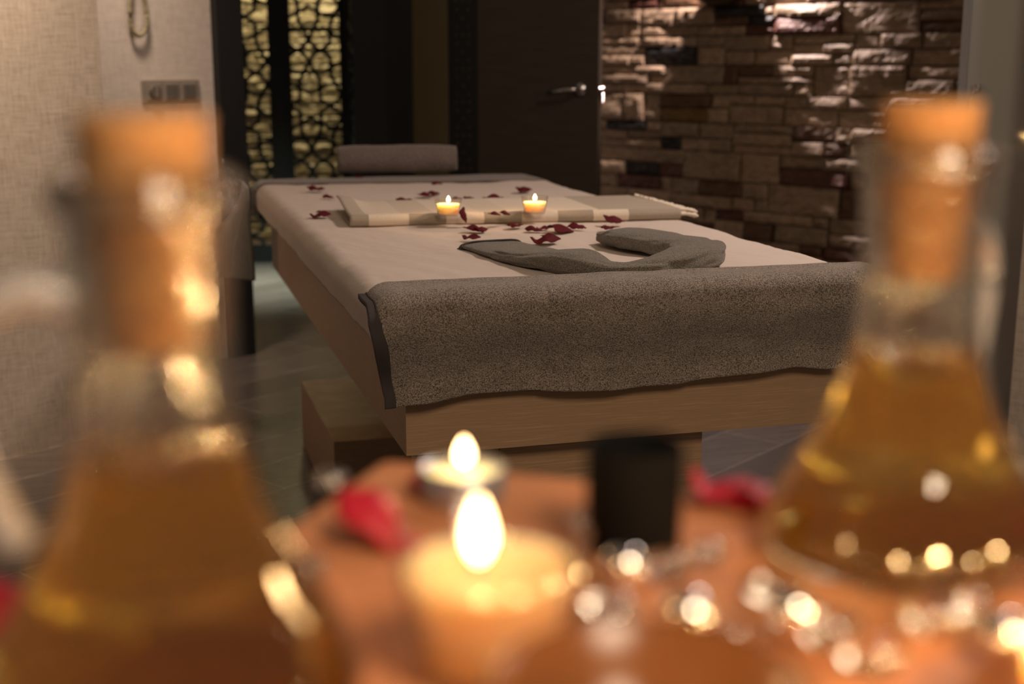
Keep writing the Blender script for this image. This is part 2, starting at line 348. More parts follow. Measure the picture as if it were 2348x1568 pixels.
# split-face stone wall
def stone_wall(name, P0, d, length, z1, course, seed, plain=False):
    rr = random.Random(seed); bm = bmesh.new(); cl = bm.loops.layers.float_color.new('col')
    nrm = Vector((d.y, -d.x, 0))            # faces the room
    if nrm.dot(CAM-P0) < 0: nrm = -nrm
    def stone(x0, x1_, z0, z1_):
        c = rr.random()
        if plain: c = .5
        if c < .06: col = (.030,.030,.034)
        elif c < .14: col = (.13,.055,.045)
        elif c < .16: col = (.20,.125,.045)
        elif c < .22: col = (.13,.075,.045)
        else:
            v = rr.uniform(.72, 1.15); col = (.38, .30, .19) if plain else (.40*v, .30*v, .22*v)
        pr_ = rr.uniform(.006, .032); tlt = rr.uniform(-.25, .25); tz = rr.uniform(-.3, .3); sd = rr.uniform(0, 90)
        if plain: pr_ *= .4; tlt *= .3; tz *= .3
        g = .0022; x0 += g; x1_ -= g; z0 += g; z1_ -= g
        nx = max(3, int((x1_-x0)/.014)); nv = max(2, int((z1_-z0)/.012))
        vs = []
        for i in range(nx+1):
            row = []
            for j in range(nv+1):
                x = x0+(x1_-x0)*i/nx; z = z0+(z1_-z0)*j/nv
                e = min(i, nx-i, j, nv-j)
                pp = pr_ + (x-(x0+x1_)/2)*tlt*.25 + (z-(z0+z1_)/2)*tz*.5
                pp += .006*noise.noise(Vector((x*16+sd, z*34, sd))) + .003*noise.noise(Vector((x*45+sd, z*75, sd)))
                pp += .004*round(2.2*noise.noise(Vector((x*9, z*22+sd, sd*2))))
                if e == 0: pp -= .007
                row.append(bm.verts.new(P0 + d*x + nrm*max(pp, .001) + Vector((0,0,z))))
            vs.append(row)
        fs = [bm.faces.new((vs[i][j], vs[i+1][j], vs[i+1][j+1], vs[i][j+1])) for i in range(nx) for j in range(nv)]
        loop = [vs[i][0] for i in range(nx+1)] + [vs[nx][j] for j in range(1, nv+1)] + [vs[i][nv] for i in range(nx-1, -1, -1)] + [vs[0][j] for j in range(nv-1, 0, -1)]
        back = [bm.verts.new(v.co - nrm*((v.co-P0).dot(nrm))) for v in loop]
        n_ = len(loop)
        for i in range(n_): fs.append(bm.faces.new((loop[i], back[i], back[(i+1) % n_], loop[(i+1) % n_])))
        for f in fs:
            for lp in f.loops: lp[cl] = (*col, 1)
    z = .0
    while z < z1-.01:
        x = -rr.uniform(0, .3)
        while x < length:
            wd = rr.uniform(.26, .55); xa, xb = max(0, x), min(length, x+wd)
            if xb-xa > .03:
                k = rr.random()
                splits = [0, 1] if k < .12 else ([0, rr.uniform(.35,.65), 1] if k < .7 else [0, rr.uniform(.25,.38), rr.uniform(.6,.72), 1])
                for a, b in zip(splits, splits[1:]):
                    xx = xa
                    while xx < xb-.01:
                        ww = rr.uniform(.10, .34); xe = min(xb, xx+ww)
                        if xb-xe < .05: xe = xb
                        stone(xx, xe, z+a*course, z+b*course); xx = xe
            x += wd
        z += course
    vs = bx(bm, (0, 0, 0), (length, .1, z1), dirframe(P0, d) if (Vector((0,0,1)).cross(d)).dot(nrm) < 0 else dirframe(P0, d) @ Matrix.Scale(-1, 4, (0,1,0)))
    for f in bm.faces:
        if f.verts[0] in vs:
            for lp in f.loops: lp[cl] = (.02,.014,.01,1)
    bmesh.ops.recalc_face_normals(bm, faces=bm.faces)
    return tag(obj(name, bm, 'stone'), kind='structure')
S0 = Vector((2.0409, 3.2123, 0)); CORN = Vector((1.5064, 4.0555, 0))
stone_wall('wall_back', CORN, -B, 3.3, 2.7, .12, 3)
LB = Vector((.0373, 5.5363, 0))
stone_wall('wall_grotto', LB - S*1.3 + H*.95, S, 3.6, 2.5, .12, 9, True)
tag(box('wall_corridor', (0, -.1, 0), (1.95, 0, 2.7), 'black', mtx=dirframe(Vector((.98, 5.75, 0)), Vector((-.02,-1,0)))), kind='structure')
# wallpapered pier at the right edge of the view
PR = atz(2300, 1110, 0); mt = dirframe((PR.x, PR.y, 0), A)
tag(box('wall_right', (0, -.25, 0), (1.6, 0, 2.7), 'paper', mtx=mt), kind='structure')

# ------------------------------------------------------------------ lattice screen in the corridor
def hankin(w_, h_, a, ang, ox=0, oy=0):
    """segments of an interlaced star pattern laid over a 3.4.6.4 tiling, clipped to w x h"""
    segs = []; s3 = math.sqrt(3)
    polys = []; Lx = a*(1+s3); v1 = Vector((Lx, 0)); v2 = Vector((Lx/2, Lx*s3/2))
    for i in range(-12, 14):
        for j in range(-14, 16):
            c = v1*i + v2*j + Vector((ox, oy))
            if not (-Lx < c.x < w_+Lx and -Lx < c.y < h_+Lx): continue
            hexv = [c + Vector((math.cos(PI/6+k*PI/3), math.sin(PI/6+k*PI/3)))*a for k in range(6)]
            polys.append(hexv)
            for k in (0, 1, 2):       # squares on three edges
                p, q = hexv[k], hexv[(k+1) % 6]; nn = ((p+q)/2-c).normalized()*a
                polys.append([q, p, p+nn, q+nn])
            for k in (0, 1):          # triangles
                p = hexv[k]; q1 = p + ((hexv[k]+hexv[(k+1) % 6])/2-c).normalized()*a; q2 = p + ((hexv[k]+hexv[(k-1) % 6])/2-c).normalized()*a
                polys.append([p, q2, q1])
    for pl in polys:
        n = len(pl); cen = sum(pl, Vector((0,0)))/n; rays = []
        for k in range(n):
            p, q = pl[k], pl[(k+1) % n]; mid = (p+q)/2; e = (q-p).normalized(); inn = Vector((-e.y, e.x))
            if inn.dot(cen-mid) < 0: inn = -inn
            rays.append((mid, e*math.cos(ang)+inn*math.sin(ang), -e*math.cos(ang)+inn*math.sin(ang)))
        for k in range(n):
            m1, f1, b1 = rays[k]; m2, f2, b2 = rays[(k+1) % n]
            det = f1.x*(-b2.y)+f1.y*b2.x
            if abs(det) < 1e-9: continue
            dx = m2-m1; t = (dx.x*(-b2.y)+dx.y*b2.x)/det
            X = m1+f1*t; segs.append((m1, X)); segs.append((X, m2))
    out = []
    for p, q in segs:
        t0, t1_ = 0., 1.; d = q-p; ok = True
        for pp, dd, lo, hi in ((p.x, d.x, 0, w_), (p.y, d.y, 0, h_)):
            if abs(dd) < 1e-9:
                if pp < lo or pp > hi: ok = False
            else:
                ta, tb = (lo-pp)/dd, (hi-pp)/dd
                if ta > tb: ta, tb = tb, ta
                t0, t1_ = max(t0, ta), min(t1_, tb)
        if ok and t1_-t0 > .02: out.append((p+d*t0, p+d*t1_))
    return out
scr = empty('lattice_screen', LB, 'black star lattice folding screen standing in the lit passage behind the bed', 'screen')
def panel(P0, P1, z0, z1, off):
    d = (P1-P0); wd = d.length; m4 = Matrix.Translation(-LB) @ dirframe(P0, d)
    f = .035
    bm = bmesh.new()
    for lo, hi in (((0,-.015,z0),(f,.015,z1)), ((wd-f,-.015,z0),(wd,.015,z1)), ((f,-.015,z0),(wd-f,.015,z0+.10)), ((f,-.015,z1-.06),(wd-f,.015,z1))):
        bx(bm, lo, hi, m4)
    pf = obj('panel', bm, 'black_matte', scr)
    bm = bmesh.new()
    for p, q in hankin(wd-2*f, z1-z0-.16, .125, math.radians(58), off, off*1.7):
        d2 = q-p; ln = d2.length
        if ln < .003: continue
        mm = m4 @ Matrix.Translation((f+p.x, 0, z0+.10+p.y)) @ Matrix.Rotation(-math.atan2(d2.y, d2.x), 4, 'Y')
        bx(bm, (-.005, -.010, -.0095), (ln+.005, .010, .0095), mm)
    # long horizontal rails of the strapwork
    for k in range(12):
        for dz in (0, .118):
            zz = .12 + k*.47 + dz
            if zz < z1-z0-.2: bx(bm, (f, -.008, z0+.10+zz-.005), (wd-f, .008, z0+.10+zz+.005), m4)
    obj('lattice', bm, 'black_matte', pf)
q0 = Vector((-.05, 5.5633, 0)); q1 = Vector((.386, 5.437, 0)); q2 = Vector((.432, 5.424, 0)); q3 = Vector((.757, 5.331, 0)); q4 = Vector((.690, 3.95, 0))
box('mullion', (.372, -.02, 0), (.440, .02, 2.1), 'black_matte', scr, 0, Matrix.Translation(-LB) @ dirframe(q0+ (q1-q0).normalized()*.07, q1-q0)); panel(q0, q1, 0, 2.1, .03); panel(q2, q3, 0, 2.1, .10); panel(Vector((.765, 5.29, 0)), q4, 0, 2.1, .05)

# ------------------------------------------------------------------ frosted glass partition with a door pull
G0 = Vector((1.8141, 1.2764, 0)); G0b = G0 + B*0
gp = empty('glass_partition', G0, 'grey frosted glass shower panel with aluminium edge right of the stone wall', 'partition', rz=math.atan2(-B.y, -B.x))
box('pane', (.012, -.008, .02), (1.25, 0, 2.1), 'frost', gp)
box('edge_profile', (-.006, -.016, 0), (.016, .006, 2.12), 'alu', gp, .002)
hx = (Vector((1.8389, 1.2374, 0))-G0).dot(-B)
bm = bmesh.new()
bx(bm, (hx-.008, -.024, 1.012), (hx+.010, -.008, 1.032), None, .002)
pts = [(hx+.001, -.024, 1.02), (hx-.001, -.040, 1.0), (hx-.006, -.046, .96), (hx-.009, -.047, .915), (hx-.008, -.045, .87), (hx-.002, -.038, .835), (hx, -.008, .83)]
tube(bm, catmull(pts, 4), .0024, 8)
obj('pull_handle', bm, 'steel', gp, True)

# ------------------------------------------------------------------ wall fittings
sw0 = Vector((-.2428, 2.9468, .9915)); mt = dirframe(sw0, A)
sw = empty('switch_panel', sw0, 'pewter three-gang switch panel on the wall left of the black door frame', 'light switch', rz=math.atan2(A.y, A.x))
sw.location = sw0
box('face_plate', (-.1175, -.010, -.041), (.1175, 0, .041), 'pewter', sw, .004)
for i, xx in enumerate((-.071, 0, .071)):
    box('module_frame', (xx-.030, -.013, -.030), (xx+.030, -.009, .030), 'pewter', sw, .002)
bm = bmesh.new(); bmesh.ops.create_cone(bm, cap_ends=True, segments=32, radius1=.023, radius2=.021, depth=.012, matrix=Matrix.Translation((-.071,-.018,0)) @ Matrix.Rotation(PI/2,4,'X'))
k_ = obj('dimmer_dial', bm, 'pewter_dark', sw)
box('dial_grip', (-.074, -.031, -.019), (-.068, -.022, .019), 'pewter', k_, .001)
box('rocker', (-.024, -.016, -.024), (.024, -.012, .024), 'pewter_dark', sw, .002)
box('rocker', (.047, -.016, -.024), (.070, -.012, .024), 'pewter_dark', sw, .002)
box('rocker', (.072, -.016, -.024), (.095, -.012, .024), 'pewter_dark', sw, .002)
lp = Vector((-.347, 2.881, 0)) - B*.02
rp = empty('rope_loop', (lp.x, lp.y, 1.45), 'olive cord loop hanging on the wall above the switch panel', 'cord', rz=math.atan2(A.y, A.x))
bm = bmesh.new()
pts = [(.006, 0, .30), (.004, 0, .1), (-.006, 0, .02), (-.018, 0, -.08), (-.029, 0, -.16), (-.033, 0, -.215), (-.026, 0, -.252), (-.006, 0, -.268), (.016, 0, -.262), (.030, 0, -.235), (.033, 0, -.19), (.026, 0, -.12), (.012, 0, -.02), (.006, 0, .05), (.010, 0, .3)]
cp_ = catmull(pts, 6); tube(bm, cp_, [.0068+.0010*math.sin(i*1.9) for i in range(len(cp_))], 8); obj('cord', bm, 'rope', rp, True)
bm = bmesh.new(); tube(bm, [(.008, .02, .30), (.008, -.012, .30), (.008, -.014, .315)], .006, 8); obj('hook', bm, 'steel', rp, True)
# wall sconce whose bowl shows at the top of the frame
sc0 = Vector((2.0414, 3.2114, 1.32)) - A*.13
sn = empty('wall_sconce', sc0, 'dark olive bowl wall lamp on the stone wall at the top of the view', 'wall lamp')
bm = lathe([(0,0),(.045,.004),(.085,.018),(.115,.040),(.132,.068),(.136,.09),(.131,.09),(.126,.068),(.108,.044),(.08,.024),(.04,.010),(0,.007)], 40)
obj('lamp_bowl', bm, 'lampdark', sn, True)
bm = bmesh.new(); tube(bm, [(0,0,.01), (0,0,.05), tuple(A*.05+Vector((0,0,.06))), tuple(A*.13+Vector((0,0,.06)))], .009, 8); obj('bracket', bm, 'steel', sn, True)

# ================================================================== THE BED
bed = empty('massage_bed', (.37, 1.0, 0), 'wide massage bed with pale oak frame on a pedestal, dressed with sheet and towels', 'massage bed')
def bo(o): o.location = -Vector((.37, 1.0, 0)); return o
WB = .80
bm = bmesh.new(); bx(bm, (0, 0, .5), (WB, .022, .695)); bo(obj('end_rail', bm, 'oak', bed)); bm = bmesh.new(); bx(bm, (0, 1.978, .5), (WB, 2.0, .695)); bo(obj('end_rail', bm, 'oak', bed))
bm = bmesh.new(); bx(bm, (0, .0225, .5), (.022, 1.9775, .695)); bo(obj('side_rail', bm, 'oak', bed))
bm = bmesh.new(); bx(bm, (WB-.022, .0225, .5), (WB, 1.9775, .695)); bo(obj('side_rail', bm, 'oak', bed))
bm = bmesh.new(); bx(bm, (.023, .023, .505), (WB-.023, 1.977, .53)); bo(obj('base_board', bm, 'oak', bed))
bo(box('pedestal', (.068, .045, 0), (.159, .30, .505), 'oak', bed)); bo(box('pedestal', (.1605, .045, 0), (.511, .30, .505), 'oak', bed))
bo(box('plinth', (.0505, 1.166, 0), (.70, 1.817, .188), 'oak', bed, .001)); bo(box('column', (.30, 1.30, .188), (.60, 1.70, .505), 'oak', bed))
bm = bmesh.new(); bx(bm, (-.045, -.045, .697), (.787, 2.0, HT-.006), None, .018); bo(obj('mattress', bm, 'sheet', bed, True))

# cotton sheet
EX0, EX1, EY0, EY1 = -.053, .794, -.053, 2.008; RR = .034
def drape(a, b, off=0):
    cx = min(max(a, EX0+RR), EX1-RR); cy = min(max(b, EY0+RR), EY1-RR)
    o = Vector((a-cx, b-cy)); d = o.length; r = RR+off
    if d < 1e-6: return Vector((a, b, HT+off)), Vector((0,0,1))
    n = o/d; q = d*(r/RR) if d < RR*PI/2 else RR*PI/2*(r/RR) + d - RR*PI/2
    th = min(PI/2, d/RR)
    x = r*math.sin(th); z = HT-RR + r*math.cos(th) - max(0, d-RR*PI/2)
    return Vector((cx+n.x*x, cy+n.y*x, z)), Vector((n.x*math.sin(th), n.y*math.sin(th), math.cos(th)))
def sheet_pt(u, v):
    dr = .072
    a = EX0-dr+.02 + u*(EX1-EX0+2*dr-.04); b = EY0-dr+.02 + v*(EY1-EY0+2*dr-.04)
    p, n = drape(a, b)
    if p.z < HT-.03:
        k = (HT-.03-p.z)/.05
        p += n*(.004*k*nz(a*9, b*9, 1.3) + .0012*k*nz(a*31, b*31, 4)) + Vector((0,0,.006*nz(a*5, b*5, 9)*k + .003*nz(a*33, b*33, 2)*k))
    else:
        fold = 3.0*(.0007*nz(a*17+b*9, b*6-a*3, .7) + .0012*nz(a*7+b*2, b*5-a*3, .3) + .0009*max(0, nz((a+b*.4)*16, b*3, 5)) + .0007*abs(nz(a*38+b*17, b*22, 8)))
        p.z += fold
    return p
bm = grid(170, 300, sheet_pt); sh = obj('bed_sheet', bm, 'sheet', None, True); solid(sh, .0012, -1)
tag(sh, 'cream cotton sheet stretched over the mattress of the massage bed', 'bed sheet')

# big grey terry towel over the foot end
def towel_pt(u, v, x0=-.062, x1=.835):
    a = x0 + u*(x1-x0); top = .017 - .010*sm(0, 1, u) + .004*nz(a*4, 2)
    ln = top - (EY0-.016) + .166; t = v*ln; yf = EY0 - .014
    sag = 0
    if a < EX0+RR: q = min(.93, (EX0+RR-a)/RR); sag = .030*(1-math.sqrt(max(0, 1-q*q)))
    if a > EX1-RR: q = min(1, (a-EX1+RR)/RR/1.2); sag = .030*(1-math.sqrt(max(0, 1-q*q)))
    r = .022; flat = top-(yf+r); z = HT+.009-sag
    if t < flat: p = Vector((a, top-t, z))
    elif t < flat + r*PI/2: th = (t-flat)/r; p = Vector((a, yf+r-r*math.sin(th), z-r+r*math.cos(th)))
    else:
        q = t-flat-r*PI/2; p = Vector((a, yf, z-r-q)); k = min(1.1, q/.13); p.z += sag*sm(0, 1, k)
        p.y += .040*sm(.1, 1.0, k) - .006*k*nz(a*6, q*4, 3) - .0035*k*math.sin(a*23+q*9)
        p.x += .026*k*(1-sm(0, .12, u))
        p.z += k*(.006*math.sin(a*11+1) + .004*nz(a*15, 1, 7)) + .012*k*sm(0,.3,u)
    p.z += .0016*nz(a*14, t*18, 5) + (.0012 if t < .01 else 0)
    p.y += .0018*nz(a*22, t*25, 15) + .0028*nz(a*9-t*14, t*22+a*6, 25)*sm(.05, .12, t)
    # soft crease lines
    for xc in (.205, .455): p.y += .0022*math.exp(-((a-xc)/.004)**2); 
    p.z -= .0018*math.exp(-((a-.455)/.004)**2)*(1 if t < flat else 0)
    return p
bm = grid(300, 110, towel_pt); tw = obj('bath_towel', bm, 'terry', None, True); solid(tw, .006, -1)
tag(tw, 'large grey terry towel draped over the near foot end of the bed', 'towel')
def border_pt(u, v):
    p = towel_pt(-.001 + u*.017, v); p.y -= .0012; p.z += .0012 if v < .3 else 0
    p.x -= .003*(1-u); return p
bm = grid(8, 110, border_pt); bd = obj('woven_border', bm, 'border', tw, True); solid(bd, .0075, -1); tag(bd, 'dark smooth hem band')

# taupe towel over the head end, hanging down at the left
def back_pt(u, v):
    a = -.066 + u*.90; y0 = 1.862 - .12*u; b = y0 + v*(2.16-y0)
    p, n = drape(max(a, EX0-.01), min(b, EY1+.09), .006)
    p.z += .002*nz(a*9, b*9, 2)
    return p
bm = grid(70, 30, back_pt); bt = obj('bath_towel', bm, 'terry_back', None, True); solid(bt, .005, -1)
tag(bt, 'taupe towel across the far head end of the bed, hanging off its left corner', 'towel')
def hang_pt(u, v):
    b = 1.85 + u*.20; q = v*.25; fl = .012 + .16*sm(0, 1, v)*u
    x = EX0 - .012 - fl + .012*math.sin(u*15+v*2)*v; z = HT - .004 - .02*(1-math.cos(min(1, v*5)*PI/2))*.8 - q
    return Vector((x, b + .02*v*math.sin(u*9), z))
bm = grid(40, 40, hang_pt); hg = obj('hanging_corner', bm, 'terry_dark', bt, True); solid(hg, .006, 0); tag(hg, 'hanging corner of the towel, shade put into its darker colour')  # same towel, its shade painted in with a darker terry

# rolled towel
rl = empty('rolled_towel', (.38, 2.0, HT+.012), 'brown grey terry towel rolled up as a bolster at the head end', 'towel', rz=math.radians(-8.5))
def roll_bm():
    bm = bmesh.new(); n = 150; prof = []
    for i in range(n+1):
        t = i/n; th = t*2*PI*3.1; r = .007 + .036*t
        prof.append((math.cos(th+3.35)*r*1.12, math.sin(th+3.35)*r*1.03+.042))
    # tail lying at the front foot of the roll
    m_ = 30; vs = []
    for j in range(m_+1):
        xx = -.178 + .356*j/m_; row = []
        for i, (yy, zz) in enumerate(prof):
            e = .011*nz(xx*14, i*.05, 3) + .005*nz(xx*40, i*.1, 8)
            endr = 1 - .10*(abs(2*j/m_-1)**8)
            row.append(bm.verts.new((xx + .004*nz(i*.11, j, 2)*(1 if j in (0, m_) else 0), yy*endr*(1+e*6), max(.002, .04+(zz-.04)*endr*(1+e*6)))))
        vs.append(row)
    for j in range(m_):
        for i in range(n): bm.faces.new((vs[j][i], vs[j+1][i], vs[j+1][i+1], vs[j][i+1]))
    return bm
ro = obj('terry_roll', roll_bm(), 'terry_roll', rl, True); solid(ro, .0065, 0)

# striped fringed hammam towel folded across the bed
PC = [Vector((.050, .820)), Vector((.768, .755)), Vector((.800, 1.11)), Vector((.068, 1.13))]   # near-left, near-right, far-right, far-left
def pesh_pt(u, v):
    # v runs: 0 lower far edge -> fold at near edge -> 1 upper far edge
    th = .019
    a0 = PC[0].lerp(PC[1], u); a1 = PC[3].lerp(PC[2], u)
    if v < .44: q = v/.44; w_ = 1-q; z = .0015
    elif v < .56: q = (v-.44)/.12; ang = -PI/2 + q*PI; w_ = 0; z = .0015 + th/2 + th/2*math.sin(ang)
    else: q = (v-.56)/.44; w_ = q; z = .0015 + th - .004*q
    p = a0.lerp(a1, .03 + .97*w_)
    if .44 <= v <= .56: p = a0.lerp(a1, .03*(1-math.cos(-PI/2 + (v-.44)/.12*PI)))
    z += .0025*nz(p.x*7, p.y*6, 3)*(1 if v > .5 else 0) + .006*math.exp(-((u-.46)/.06)**2)*(v > .56)*sm(0, .5, w_)*0
    if v > .5: z += .014*sm(.10, 0, u)*sm(.0, .9, w_)
    fall = max(0, p.x-.780); z -= fall*.25
    return Vector((p.x, p.y, HT+.002+z))
bm = grid(110, 60, pesh_pt); pe = obj('hammam_towel', bm, 'pesh', None, True); solid(pe, .0035, 1)
tag(pe, 'beige and cream striped cotton towel with fringe folded across the middle of the bed', 'towel')
fr = random.Random(5)
for k in range(30):
    v = k/29
    p0 = PC[1].lerp(PC[2], v); z0 = HT+.019 if k % 2 else HT+.011
    bm = bmesh.new(); L_ = fr.uniform(.035, .055); dy = fr.uniform(-.018, .012); pts = []
    for i in range(7):
        t = i/6; x = p0.x - .004 + L_*t; drop = max(0, x-(EX1-.004))*.22
        pts.append((x, p0.y + dy*t + .003*math.sin(t*9+k), max(z0 - .003*t - drop, HT-.02)+.003))
    tube(bm, pts, [.0036, .0044, .0034, .0042, .0038, .0062, .0026], 7)
    obj('tassel', bm, 'cotton', pe, True)

# small grey towel twisted into a hook shape
path = [atz(x, y, HT).to_2d() for x, y in [(1127, 573), (1184, 592), (1245, 611), (1325, 629), (1415, 638), (1505, 635), (1575, 622), (1603, 609), (1590, 595), (1538, 585), (1478, 575), (1432, 567), (1403, 561)]]
wid = [.118, .118, .108, .085, .055, .062, .085, .095, .100, .105, .105, .092, .06]
hgt = [.014, .018, .026, .038, .024, .030, .040, .040, .036, .034, .036, .034, .024]
CPt = catmull([(p.x, p.y, w_, h_) for p, w_, h_ in zip(path, wid, hgt)], 10)
def hook_bm():
    bm = bmesh.new(); rings = []; n = 56
    for i, (x, y, wd, ht) in enumerate(CPt):
        a = CPt[max(0, i-2)]; b = CPt[min(len(CPt)-1, i+2)]; t = Vector((b[0]-a[0], b[1]-a[1])).normalized(); s_ = Vector((t.y, -t.x)); tt = i/(len(CPt)-1); ring = []
        for k in range(n):
            th = 2*PI*k/n; c = math.cos(th); sn_ = math.sin(th)
            ex = .72; cx = math.copysign(abs(c)**ex, c); sx = math.copysign(abs(sn_)**ex, sn_)
            f = 1 + .14*nz(tt*9, c*1.5, sn_*1.5+2) + .08*nz(tt*26, c*3, sn_*3)
            # twist creases around the two pinched places
            for tc, am in ((.36, .20), (.62, .14)): f -= am*math.exp(-((tt-tc-.07*c)/.018)**2)*(1 if sn_ > -.2 else 0)
            f -= .10*math.exp(-((c-.25+ .9*(tt-.5))/.10)**2)*(sn_ > 0)*math.exp(-((tt-.6)/.16)**2)
            off = s_*(cx*wd/2*f)
            if tt < .10: off = s_*(cx*wd/2)
            ring.append(bm.verts.new((x+off.x, y+off.y, HT+.002+ht/2 + sx*ht/2*f)))
        rings.append(ring)
    for a, b in zip(rings, rings[1:]):
        for k in range(n): bm.faces.new((a[k], a[(k+1) % n], b[(k+1) % n], b[k]))
    for rg, d in ((rings[0], 1), (rings[-1], -1)):
        cen = sum((v.co for v in rg), Vector())/n
        q = CPt[0] if d == 1 else CPt[-1]; r_ = CPt[2] if d == 1 else CPt[-3]
        out = Vector((q[0]-r_[0], q[1]-r_[1], 0)).normalized()
        prev = rg
        for s1, o1 in ((.86, .006 if d == 1 else .018), (.5, .008 if d == 1 else .028), (.15, .008 if d == 1 else .030)):
            nr = [bm.verts.new(cen + (v.co-cen)*s1 + out*o1) for v in rg]
            for k in range(n): bm.faces.new((prev[k], prev[(k+1) % n], nr[(k+1) % n], nr[k]))
            prev = nr
        bm.faces.new(prev)
    bmesh.ops.recalc_face_normals(bm, faces=bm.faces); return bm
hk = obj('face_towel', hook_bm(), 'terry_dark', None, True)
tag(hk, 'small grey terry towel twisted into a U shape on the sheet', 'towel')
# woven end hem of the twisted towel
def hem_pt(u, v):
    x, y, wd, ht = CPt[0]; b = CPt[3]; t = Vector((b[0]-x, b[1]-y)).normalized(); s_ = Vector((t.y, -t.x)); w_ = (u-.5)*wd*1.03
    q = Vector((x, y)) + s_*w_ - t*(.012 - .020*v) ; return Vector((q.x, q.y, HT+.004+ .0155*math.sqrt(max(0.02, 1-(2*u-1)**6))*(.75+.3*v)))
bm = grid(30, 6, hem_pt); o = obj('end_hem', bm, 'border', hk, True); solid(o, .003, -1)
def hem2(u, v):
    x, y, wd, ht = CPt[0]; b = CPt[3]; t = Vector((b[0]-x, b[1]-y)).normalized(); s_ = Vector((t.y, -t.x)); w_ = (u-.5)*wd*1.03
    q = Vector((x, y)) + s_*w_ - t*(.018 - .020*v) ; return Vector((q.x, q.y, HT+.0045 + .002*v))
bm = grid(30, 4, hem2); o = obj('end_hem', bm, 'border', hk, True); solid(o, .003, -1)

# ------------------------------------------------------------------ candles in tapered clear glasses
def votive(loc, label, group, k=1.0, flame_h=.017, flame_w=.0085, tilt=0, wick_off=(0,0), wax_h=.027, lit=True, glow=.28, waxm='wax'):
    t = empty('votive_candle', loc, label, 'candle', group)
    bm = lathe([(0,0),(.0205*k,0),(.0222*k,.003*k),(.0290*k,.046*k),(.0282*k,.0465*k),(.0275*k,.046*k),(.0212*k,.0055*k),(.019*k,.004*k),(0,.004*k)], 56)
    obj('glass_cup', bm, 'thin', t, True)
    rw = .0212 + (.0275-.0212)*(wax_h-.0055)/.0405
    bm = lathe([(0,.0045*k),(.0195*k,.0050*k),(.0208*k,.0060*k),((rw-.0004)*k,(wax_h+.001)*k),((rw-.0015)*k,wax_h*k),(rw*.5*k,(wax_h-.0012)*k),(.003*k,(wax_h-.0018)*k),(0,(wax_h-.0018)*k)], 48)
    wx = obj('wax', bm, waxm, t, True)
    wz = (wax_h-.0018)*k; ox, oy = wick_off
    bm = bmesh.new(); tube(bm, [(ox,oy,wz), (ox+.0003,oy,wz+.004), (ox+.0012,oy,wz+.0075)], .0007, 6); wk = obj('wick', bm, 'wick', t, True)
    if lit:
        pr_ = [(0,0),(.30,.05),(.72,.18),(.98,.34),(1.0,.44),(.86,.60),(.60,.76),(.32,.90),(.12,.97),(0,1.0)]
        bm = lathe([(r_*flame_w/2, z_*flame_h) for r_, z_ in pr_], 20)
        fl = obj('flame', bm, 'flame', t, True, (ox+.0005, oy, wz+.0045))
        d = bpy.data.lights.new('candle_glow', 'POINT'); d.energy = glow; d.color = (1, .58, .24); d.shadow_soft_size = .005
        o = bpy.data.objects.new('candle_glow', d); C.objects.link(o); o.parent = t; o.location = (ox, oy, wz+.006+flame_h*.85)
    return t
gb = 'lit votives on the striped towel'
zb = HT+.0235
for xy, lb in ((tuple(atz(1028, 495, zb))[:2], 'left of two lit votive candles in clear glass on the striped towel'), (tuple(atz(1226, 490, zb))[:2], 'right of two lit votive candles in clear glass on the striped towel')):
    votive((xy[0], xy[1], zb), lb, gb, 1.0, .019, .0085, wax_h=.031).scale = (1, 1, .80)

# ------------------------------------------------------------------ rose petals
def petal_mesh(seed, curl, side, ruff):
    rr = random.Random(seed); s0 = rr.uniform(0, 50)
    def f(u, v):
        y = -.5 + v; wv = math.sin(PI*min(1, (v*.86+.14)))**.55 * (.40 + .62*v) * (1 if v < .93 else .93)
        x = (u-.5)*wv*1.05
        if v > .9: y -= .05*abs(2*u-1)**2
        z = -curl*(y*y)*.75 - side*(x*x)*1.75 + ruff*nz(x*2.5+s0, y*2.5, s0)*.30*(.3+v) + .06*ruff*nz(x*8+s0, y*8, 1)
        if v > .82: z += .5*(v-.82)*(1 if seed % 2 else -.6)
        return Vector((x, y, z))
    bm = grid(12, 14, f); mn = min(v_.co.z for v_ in bm.verts)
    for v_ in bm.verts: v_.co.z -= mn
    return bm
protos = []
for sd, cu, si, ru in ((1,.9,1.0,.8),(2,.5,.8,.9),(3,.25,.6,1.0),(4,.9,.8,1.0),(5,1.0,.95,.5),(6,.4,.9,1.0)):
    o = obj('rose_petal', petal_mesh(sd, cu, si, ru), 'petal', None, True); md = o.modifiers.new('thickness', 'SOLIDIFY'); md.thickness = .018; md.offset = 1
    protos.append(o)
used_p = set()
def petal(i, loc, size, rot, label, group, part=None):
    src = protos[i]
    if i in used_p: o = src.copy(); C.objects.link(o)
    else: o = src; used_p.add(i)
    if group == GP: size *= 1.42
    o.location = loc; o.scale = (size, size, size*.78); o.rotation_euler = tuple(math.radians(a*(.30 if group == GP and k_ < 2 else 1)) for k_, a in enumerate(rot))
    return tag(o, label, 'rose petal', group)
GP = 'rose petals strewn on the bed'
SZ, PZ = HT+.0035, HT+.026
